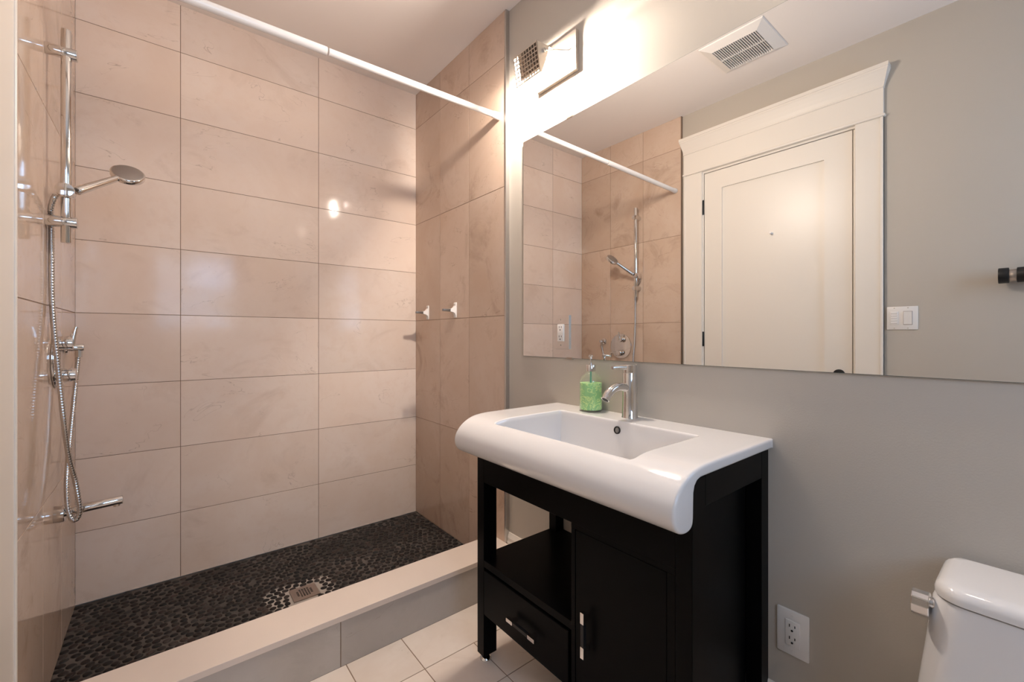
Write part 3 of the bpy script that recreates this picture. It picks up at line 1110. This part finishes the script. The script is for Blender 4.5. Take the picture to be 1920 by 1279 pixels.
# ------------------------------------------------------------------ washbasin
def basin():
    Y0, Y1 = .462, 1.2895
    cx0, cx1, cy0, cy1 = .846, 1.160, .604, 1.146
    depth = .135

    def top_prof():
        # outer line of the section from the wall forward and down round the bullnose
        xs = list(np.linspace(1.2785, 1.20, 8)) + list(np.linspace(1.194, 1.13, 44)) + list(np.linspace(1.12, .90, 16)) + list(np.linspace(.896, .841, 44))
        ctrl = [(1.2785, .8785), (1.10, .8785), (.99, .8785), (.93, .8784), (.895, .8768), (.860, .8715), (.832, .8605), (.808, .8440), (.791, .8235), (.7835, .8020), (.7845, .785), (.791, .7705), (.803, .7585), (.819, .7515), (.836, .750), (.850, .7535), (.8585, .762), (.8615, .776)]
        P, _ = bez(ctrl, 600)
        i0 = int(np.argmin(P[:, 0]))
        up = P[:i0]
        zs = np.interp(-np.array(xs), -up[:, 0], up[:, 1])
        rest = P[(np.arange(len(P)) >= np.argmax(P[:, 0] < .838))]
        k = np.linspace(0, len(rest) - 1, 46).astype(int)
        return [(x, z) for x, z in zip(xs, zs)], [tuple(rest[i]) for i in k]
    A, B = top_prof()
    under = [(.8625, .81), (.8632, .828), (.867, .840), (.876, .8485), (.890, .8525)] + [(x, .8530) for x in np.linspace(.905, 1.2785, 34)]
    loop = A + B + under
    nA = len(A)
    iu = len(A) + len(B)

    def drop(x, y):
        r = .014
        qx = abs(x - (cx0 + cx1) / 2) - ((cx1 - cx0) / 2 - r)
        qy = abs(y - (cy0 + cy1) / 2) - ((cy1 - cy0) / 2 - r)
        d_ = math.hypot(max(qx, 0), max(qy, 0)) + min(max(qx, qy), 0) - r
        s_ = -d_ + .002
        if s_ <= 0:
            return 0
        # rounded rim, steep wall, rounded foot
        if s_ < .005:
            return .0035 * (s_ / .005) ** 2
        w = .019
        if s_ < w:
            f = (s_ - .005) / (w - .005)
            return .0035 + (depth - .020) * f ** .85
        if s_ < w + .03:
            f = (s_ - w) / .03
            return .0035 + depth - .020 + .0165 * math.sin(f * PI / 2)
        return depth + .006 * min(1, (s_ - w - .03) / .10)
    Pl = np.array(loop)
    # normals for the end rounding
    nx = np.roll(Pl, -1, 0) - np.roll(Pl, 1, 0)
    nr = np.stack([nx[:, 1], -nx[:, 0]], 1)
    nr /= np.linalg.norm(nr, axis=1)[:, None] + 1e-9
    # make them point inwards
    cen = np.array([.82, .80])
    if np.dot(nr[nA + 8], cen - Pl[nA + 8]) < 0:
        nr = -nr
    ys = []
    re = .007
    for q in np.linspace(0, PI / 2, 6):
        ys.append((Y0 + re * (1 - math.sin(q)), re * (1 - math.cos(q))))
    ends = ys[::-1]
    ends = [(Y0 + re * (1 - math.cos(q)), re * (1 - math.sin(q))) for q in np.linspace(0, PI / 2, 7)]
    mid = list(np.linspace(Y0 + .02, cy0 - .02, 10)) + list(np.linspace(cy0 - .006, cy0 + .050, 40)) + list(np.linspace(cy0 + .055, cy1 - .055, 40)) + list(np.linspace(cy1 - .050, cy1 + .006, 40)) + list(np.linspace(cy1 + .02, Y1 - .02, 10))
    secs = ends + [(y, 0) for y in mid] + [(Y1 - (y - Y0), i_) for y, i_ in ends[::-1]]
    bm = bmesh.new()
    rings = []
    for y, ins in secs:
        ring = []
        for k, (x, z) in enumerate(loop):
            dz = 0
            px, pz = x + nr[k, 0] * ins, z + nr[k, 1] * ins
            if k < nA + 2:
                dz = drop(px, y)
            elif k >= iu + 5:
                dz = max(0, drop(px, y))
                # wall of even thickness under the bowl
                dz = max(0, max(dz, drop(px - .006, y), drop(px + .006, y)) - .014)
            ring.append(bm.verts.new((px, y, pz - dz)))
        rings.append(ring)
    n_ = len(loop)
    for p, q in zip(rings, rings[1:]):
        for k in range(n_):
            bm.faces.new((p[k], p[(k + 1) % n_], q[(k + 1) % n_], q[k]))
    bm.faces.new(rings[0][::-1])
    bm.faces.new(rings[-1])
    t = thing('washbasin', 'white ceramic washbasin with a rolled front edge on the black vanity', 'washbasin', (1.05, .875, .853))
    obj('bowl', bm, M_ceramic, t, smooth=50)
    # overflow ring on the back wall of the bowl
    oc = Vector((1.1535, .8815, .8480))
    nrm = Vector((-1, 0, .13)).normalized()
    bm = bmesh.new()
    add_lathe(bm, oc - nrm * .004, nrm, [(.0125, 0), (.0125, .0062), (.0115, .007), (.0090, .0066), (.0085, .0045)], 28)
    obj('overflow_ring', bm, M_blackmetal, t, smooth=40, label='dark overflow ring')
    bm = bmesh.new()
    add_lathe(bm, oc - nrm * .001, nrm, [(0, 0), (.0088, 0), (.0088, .0015), (.005, .0015), (.005, .003), (0, .003)], 24)
    obj('overflow_insert', bm, M_hookclip, t, smooth=40)
    zb = .8785 - depth - .006
    bm = bmesh.new()
    add_lathe(bm, (1.005, .875, zb - .001), (0, 0, 1), [(0, .004), (.012, .0045), (.020, .0035), (.030, .003), (.032, .001), (.032, -.002)], 32)
    obj('drain_cap', bm, M_chrome, t, smooth=40)


basin()

# ------------------------------------------------------------------ faucet
fx, fy, fz = 1.236, .892, .8785
t = thing('basin_faucet', 'chrome single lever faucet at the back rim of the washbasin', 'faucet', (fx, fy, fz))
bm = bmesh.new()
add_lathe(bm, (fx, fy, fz), (0, 0, 1), [(0, 0), (.0275, 0), (.0275, .0015), (.0262, .004), (.0248, .06), (.0242, .150), (.0238, .1515), (0, .1515)], 40)
obj('body', bm, M_chrome, t, smooth=40)
bm = bmesh.new()
add_lathe(bm, (fx, fy, fz), (0, 0, 1), [(0, .1525), (.0235, .1525), (.0238, .1540), (.0238, .1785), (.0225, .180), (0, .1805)], 40)
cp = obj('lever_cap', bm, M_chrome, t, smooth=40)
sp_, _ = bez([(fx - .012, fy, fz + .100), (fx - .045, fy, fz + .107), (fx - .075, fy, fz + .104), (fx - .100, fy, fz + .090), (fx - .117, fy, fz + .069)], 22)
dirv = Vector((-1, .10, 0)).normalized()
bm = bmesh.new()
add_tube(bm, [Vector((fx, fy, p[2])) + dirv * (fx - p[0]) for p in sp_], [.0155] + [.0140] * 20 + [.0145], 22)
spt = obj('spout', bm, M_chrome, t, smooth=40)
tip = Vector((fx, fy, sp_[-1][2])) + dirv * (fx - sp_[-1][0])
tp = Vector((fx, fy, sp_[-2][2])) + dirv * (fx - sp_[-2][0])
bm = rod(tip - (tip - tp).normalized() * .006, tip + (tip - tp).normalized() * .0008, .0110, .0005, 20)
obj('aerator', bm, M_slot, spt, label='dark aerator')
lp = bmesh.new()
ld = Vector((-1, .12, 0)).normalized()
add_tube(lp, [Vector((fx, fy, fz + .170)) + ld * .018, Vector((fx, fy, fz + .1725)) + ld * .045, Vector((fx, fy, fz + .1725)) + ld * .070, Vector((fx, fy, fz + .1715)) + ld * .082], [.0085, .0068, .0060, .0058], 16)
obj('lever', lp, M_chrome, cp, smooth=40)

# ------------------------------------------------------------------ soap dispenser
sx_, sy_, sz_ = 1.233, 1.062, .8785
t = thing('soap_dispenser', 'glass pump bottle of green liquid soap on the washbasin rim', 'soap dispenser', (sx_, sy_, sz_))
mg, nt, b = new_mat('clear_glass')
b.inputs['Base Color'].default_value = (1, 1, 1, 1)
b.inputs['Roughness'].default_value = .03
b.inputs['Metallic'].default_value = 1
tr_ = nt.nodes.new('ShaderNodeBsdfTransparent')
tr_.inputs['Color'].default_value = (.985, .996, .988, 1)
lw_ = nt.nodes.new('ShaderNodeLayerWeight')
lw_.inputs['Blend'].default_value = .5
pw_ = nt.nodes.new('ShaderNodeMath')
pw_.operation = 'POWER'
pw_.inputs[1].default_value = 4.0
nt.links.new(lw_.outputs['Facing'], pw_.inputs[0])
fr_ = nt.nodes.new('ShaderNodeMath')
fr_.operation = 'MULTIPLY_ADD'
fr_.inputs[1].default_value = .85
fr_.inputs[2].default_value = .03
nt.links.new(pw_.outputs[0], fr_.inputs[0])
mi_ = nt.nodes.new('ShaderNodeMixShader')
nt.links.new(fr_.outputs[0], mi_.inputs[0])
nt.links.new(tr_.outputs[0], mi_.inputs[1])
nt.links.new(b.outputs[0], mi_.inputs[2])
nt.links.new(mi_.outputs[0], nt.nodes['Material Output'].inputs['Surface'])
bm = bmesh.new()
go = [(0, .0), (.040, .0), (.0425, .002), (.0432, .006), (.0430, .012), (.0428, .016), (.0428, .105), (.0424, .112), (.0400, .121), (.034, .131), (.026, .139), (.018, .145), (.0155, .149), (.0155, .158),
      (.0135, .158), (.0135, .149), (.016, .1435), (.025, .136), (.033, .128), (.0385, .119), (.0405, .111), (.0408, .105), (.0408, .007), (.038, .005), (0, .005)]
add_lathe(bm, (sx_, sy_, sz_), (0, 0, 1), go, 48)
bt = obj('bottle', bm, mg, t, smooth=40)
ml, nt, b = new_mat('green_soap_with_swirls')
N, L = nt.nodes.new, nt.links.new
tc = N('ShaderNodeTexCoord')
vo = N('ShaderNodeTexNoise')
vo.inputs['Scale'].default_value = 42
vo.inputs['Detail'].default_value = 1.0
vo.inputs['Distortion'].default_value = 1.6
L(tc.outputs['Object'], vo.inputs['Vector'])
sb = N('ShaderNodeMath')
sb.operation = 'SUBTRACT'
sb.inputs[1].default_value = .5
L(vo.outputs['Fac'], sb.inputs[0])
ab = N('ShaderNodeMath')
ab.operation = 'ABSOLUTE'
L(sb.outputs[0], ab.inputs[0])
mr = N('ShaderNodeMapRange')
mr.inputs['From Min'].default_value, mr.inputs['From Max'].default_value = .02, .06
mr.inputs['To Min'].default_value, mr.inputs['To Max'].default_value = 1, 0
L(ab.outputs[0], mr.inputs['Value'])
mx = N('ShaderNodeMix')
mx.data_type = 'RGBA'
L(mr.outputs[0], mx.inputs[0])
mx.inputs[6].default_value = (.34, .66, .30, 1)
mx.inputs[7].default_value = (.66, .86, .38, 1)
L(mx.outputs[2], b.inputs['Base Color'])
b.inputs['Roughness'].default_value = .25
b.inputs['Subsurface Weight'].default_value = .3
b.inputs['Subsurface Radius'].default_value = (.01, .02, .01)
bm = bmesh.new()
add_lathe(bm, (sx_, sy_, sz_), (0, 0, 1), [(0, .0055), (.036, .0055), (.0400, .0085), (.0404, .013), (.0404, .1040), (.0, .1045)], 48)
obj('liquid', bm, ml, t, smooth=40, label='green liquid soap with yellow swirls')
bm = bmesh.new()
add_lathe(bm, (sx_, sy_, sz_), (0, 0, 1), [(.0162, .147), (.0176, .147), (.0178, .149), (.0178, .1695), (.0168, .171), (.006, .1715), (.006, .1735), (0, .1735)], 32)
cpp = obj('pump_collar', bm, M_chrome, t, smooth=40, label='chrome pump collar')
bm = rod((sx_, sy_, sz_ + .1715), (sx_, sy_, sz_ + .206), .0042, .0006, 16)
nd = Vector((-.55, .35, 0)).normalized()
nd = Vector((-.757, -.652, 0)).normalized()
add_lathe(bm, (sx_, sy_, sz_ + .197), (0, 0, 1), [(0, 0), (.0075, .0005), (.0082, .003), (.0078, .008), (.005, .010), (0, .0105)], 20)
add_tube(bm, [Vector((sx_, sy_, sz_ + .2025)), Vector((sx_, sy_, sz_ + .2025)) + nd * .016, Vector((sx_, sy_, sz_ + .200)) + nd * .024], [.0045, .004, .0034], 12)
obj('pump_head', bm, M_chrome, t, smooth=40)
obj('dip_tube', rod((sx_, sy_, sz_ + .1042), (sx_, sy_, sz_ + .152), .0034, .0003, 12), mat('teal_tube', (.12, .42, .30), .3), t)

# ------------------------------------------------------------------ toilet
t = thing('toilet', 'white toilet with a chrome tank lever against the grey wall', 'toilet', (.95, -.105, 0))


def rr_loop(x0, x1, y0, y1, r, n=8, rb=None):
    """Rounded rectangle, small radius rb at the wall side (x1)."""
    rb = r if rb is None else rb
    pts = []
    for (cx, cy, rad, a0) in ((x1 - rb, y1 - rb, rb, 0), (x0 + r, y1 - r, r, PI / 2), (x0 + r, y0 + r, r, PI), (x1 - rb, y0 + rb, rb, 1.5 * PI)):
        for k in range(n + 1):
            a = a0 + k * PI / 2 / n
            pts.append((cx + rad * math.cos(a), cy + rad * math.sin(a)))
    return pts


def loft(secs):
    bm = bmesh.new()
    rings = [[bm.verts.new((x, y, z)) for x, y in lp_] for lp_, z in secs]
    for p, q in zip(rings, rings[1:]):
        n_ = len(p)
        for k in range(n_):
            bm.faces.new((p[k], p[(k + 1) % n_], q[(k + 1) % n_], q[k]))
    bm.faces.new(rings[0][::-1])
    bm.faces.new(rings[-1])
    return bm


TB = 1.268
TY0, TY1 = -.325, .1265
secs = []
for z, ex in ((.40, .040), (.45, .034), (.51, .027), (.59, .0175), (.645, .012), (.670, .009), (.676, .006)):
    secs.append((rr_loop(1.094 - ex * .5, TB, TY0 - ex, TY1 + ex, .045, 10, .03), z))
obj('tank', loft(secs), M_ceramic, t, smooth=40)
secs = []
for z, ins in ((.6785, .003), (.6805, .0), (.690, -.0005), (.6975, .002), (.7025, .007), (.7060, .015), (.7072, .026)):
    secs.append((rr_loop(1.086 + ins, TB - ins * .6, TY0 - .006 + ins, TY1 + .006 - ins, .046 - min(ins, .02), 10, .034 - min(ins, .015)), z))
obj('tank_lid', loft(secs), M_ceramic, t, smooth=40)
bm = rod((1.120, TY1 - .004, .655), (1.120, TY1 + .012, .655), .010, .001, 20)
hb = obj('lever_boss', bm, M_chrome, t, smooth=40)
bm = prism([(1.098, .6335), (1.092, .640), (1.091, .655), (1.093, .668), (1.100, .675), (1.112, .677), (1.122, .670), (1.124, .655), (1.121, .640), (1.112, .6335)], TY1 + .0095, TY1 + .0345, 'y')
bmesh.ops.recalc_face_normals(bm, faces=bm.faces)
bmesh.ops.bevel(bm, geom=list(bm.edges), offset=.0015, segments=2, profile=.5, affect='EDGES')
obj('flush_lever', bm, M_chrome, hb, label='chrome flush lever')


def ell(cx, cy, a0, a1, b, n=36):
    """Egg-shaped loop: a0 towards the room (-x), a1 towards the wall."""
    return [(cx + (a1 if math.cos(q) > 0 else a0) * math.cos(q), cy + b * math.sin(q)) for q in (k * 2 * PI / n for k in range(n))]


cyT = (TY0 + TY1) / 2
secs = [(ell(.93, cyT, .17, .30, .115), 0), (ell(.93, cyT, .17, .30, .11), .03), (ell(.93, cyT, .18, .30, .10), .14), (ell(.90, cyT, .24, .33, .14), .25), (ell(.86, cyT, .27, .38, .178), .34), (ell(.85, cyT, .285, .39, .185), .385), (ell(.85, cyT, .285, .39, .183), .40)]
obj('bowl', loft(secs), M_ceramic, t, smooth=40)
secs = [(ell(.85, cyT, .290, .22, .188), .4005), (ell(.85, cyT, .293, .22, .191), .405), (ell(.85, cyT, .292, .22, .190), .418), (ell(.85, cyT, .286, .215, .184), .424)]
obj('seat_lid', loft(secs), M_plastic, t, smooth=40)


# ------------------------------------------------------------------ wall lights above the mirror
def wall_light(ly, label, first=None):
    """ly = y of the backplate centre."""
    if first is not None:
        c = copy_tree(first)
        c.location.y += ly - LY
        c['label'] = label
        for ch in c.children:
            if ch.type == 'LIGHT':
                ch.data = ch.data.copy()
                ch.data.energy *= BULB_FAR_W / BULB_W
        return c
    t = thing('wall_light', label, 'wall light', (DR, ly, 2.205), 'wall lights above the mirror')
    obj('backplate', box((DR - .018, ly - .114, 2.2065), (DR, ly + .114, 2.3665), .0015, 1), M_plate, t)
    # shade: perforated front, top flap, two triangular cheeks; open towards the wall
    c0 = ly - .048     # near end
    c1 = ly + .094     # far end
    ft, fb = Vector((1.112, 0, 2.288)), Vector((1.131, 0, 2.176))   # front top / bottom (x,z)
    bk = Vector((1.216, 0, 2.292))
    th_ = .0022
    sh = bmesh.new()
    for p, q in ((ft, bk),):
        poly = [(p.x, p.z), (q.x, q.z), (q.x, q.z + th_), (p.x, p.z + th_)]
        b2 = prism(poly, c0, c1, 'y')
        me = bpy.data.meshes.new('tmp')
        b2.to_mesh(me)
        b2.free()
        sh.from_mesh(me)
        bpy.data.meshes.remove(me)
    obj('top_flap', sh, M_plate, t)
    for y, bx_ in ((c0, 1.180), (c1 - .002, 1.198)):
        obj('cheek', prism([(ft.x, ft.z), (bx_, bk.z), (bx_ - .008, bk.z - .030 - (bx_ - 1.18)), (fb.x + .010, fb.z + .004), (fb.x, fb.z)], y, y + .002, 'y'), M_plate, t)
    # perforated face
    g = bmesh.new()
    dv = fb - ft
    hgt = dv.length
    dvn = dv.normalized()
    nrm = Vector((-dvn.z, 0, dvn.x))
    if nrm.x > 0:
        nrm = -nrm

    def gbar(u0, u1, v0, v1, tk=.0030):
        vs = []
        for dn in (0, tk):
            for u, v in ((u0, v0), (u1, v0), (u1, v1), (u0, v1)):
                p = ft + dvn * v - nrm * dn
                vs.append(g.verts.new((p.x, u, p.z)))
        for f in ((0, 1, 2, 3), (7, 6, 5, 4), (0, 4, 5, 1), (1, 5, 6, 2), (2, 6, 7, 3), (3, 7, 4, 0)):
            g.faces.new([vs[i] for i in f])
    nu, nv = 9, 7
    bw = .0042
    for i in range(nu + 1):
        u = c0 + i * ((c1 - c0) - bw) / nu
        gbar(u, u + bw, 0, hgt)
    for j in range(nv + 1):
        v = j * (hgt - bw) / nv
        gbar(c0, c1, v, v + bw, .0026)
    obj('perforated_front', g, M_nickel, t)
    # inner reflector behind the holes, short of the far column and the bottom row
    q0 = ft - nrm * .016 + dvn * .002
    q1 = ft - nrm * .016 + dvn * (hgt - .021)
    obj('reflector', prism([(q0.x, q0.z), (q1.x, q1.z), (q1.x + .0015, q1.z), (q0.x + .0015, q0.z)], c0 + .002, c1 - .019, 'y'), mat('brown_baffle', (.10, .065, .045), .6), t)
    # added fill lamp before the shade, for the forward glow the reflector blocks
    la = bpy.data.lights.new('front_fill', 'AREA')
    la.shape = 'RECTANGLE'
    la.size, la.size_y = c1 - c0, hgt
    la.energy = FRONT_FILL_W
    la.color = BULB_COL
    lo = bpy.data.objects.new('front_fill_light', la)
    COL.objects.link(lo)
    lo.parent = t
    pm = (ft + fb) / 2 + nrm * .003
    lo.location = Vector((pm.x, (c0 + c1) / 2, pm.z)) - origin(t)
    lo.rotation_euler = nrm.to_track_quat('-Z', 'Y').to_euler()
    # arm, screw
    ay = ly - .058
    bm = bmesh.new()
    add_tube(bm, [(DR - .015, ly - .075, 2.300), (1.20, ly - .070, 2.276), (1.150, ay, 2.262)], .0032, 10)
    obj('arm', bm, M_chrome, t)
    obj('thumb_screw', rod((1.147, c0 - .010, 2.262), (1.147, c0 + .001, 2.262), .0085, .001, 16), M_chrome, t, smooth=40)
    # halogen tube
    bm = rod((1.192, c0 + .03, 2.272), (1.192, c1 - .03, 2.272), .004, .001, 12)
    obj('halogen_tube', bm, M_bulb, t, label='lit halogen tube')
    for f in (-1, 0, 1):            # the filament is a line, so three small sources along it
        li = bpy.data.lights.new('halogen', 'POINT')
        li.energy = BULB_W / 3
        li.color = BULB_COL
        li.shadow_soft_size = .015
        lo = bpy.data.objects.new('halogen_light', li)
        COL.objects.link(lo)
        lo.parent = t
        lo.location = Vector((1.192, (c0 + c1) / 2 + f * .032, 2.2745)) - origin(t)
    return t


LY = 1.276
w1 = wall_light(LY, 'lit wall light with perforated metal shade above the mirror corner near the shower')
wall_light(.23, 'lit wall light over the toilet end of the mirror', w1)
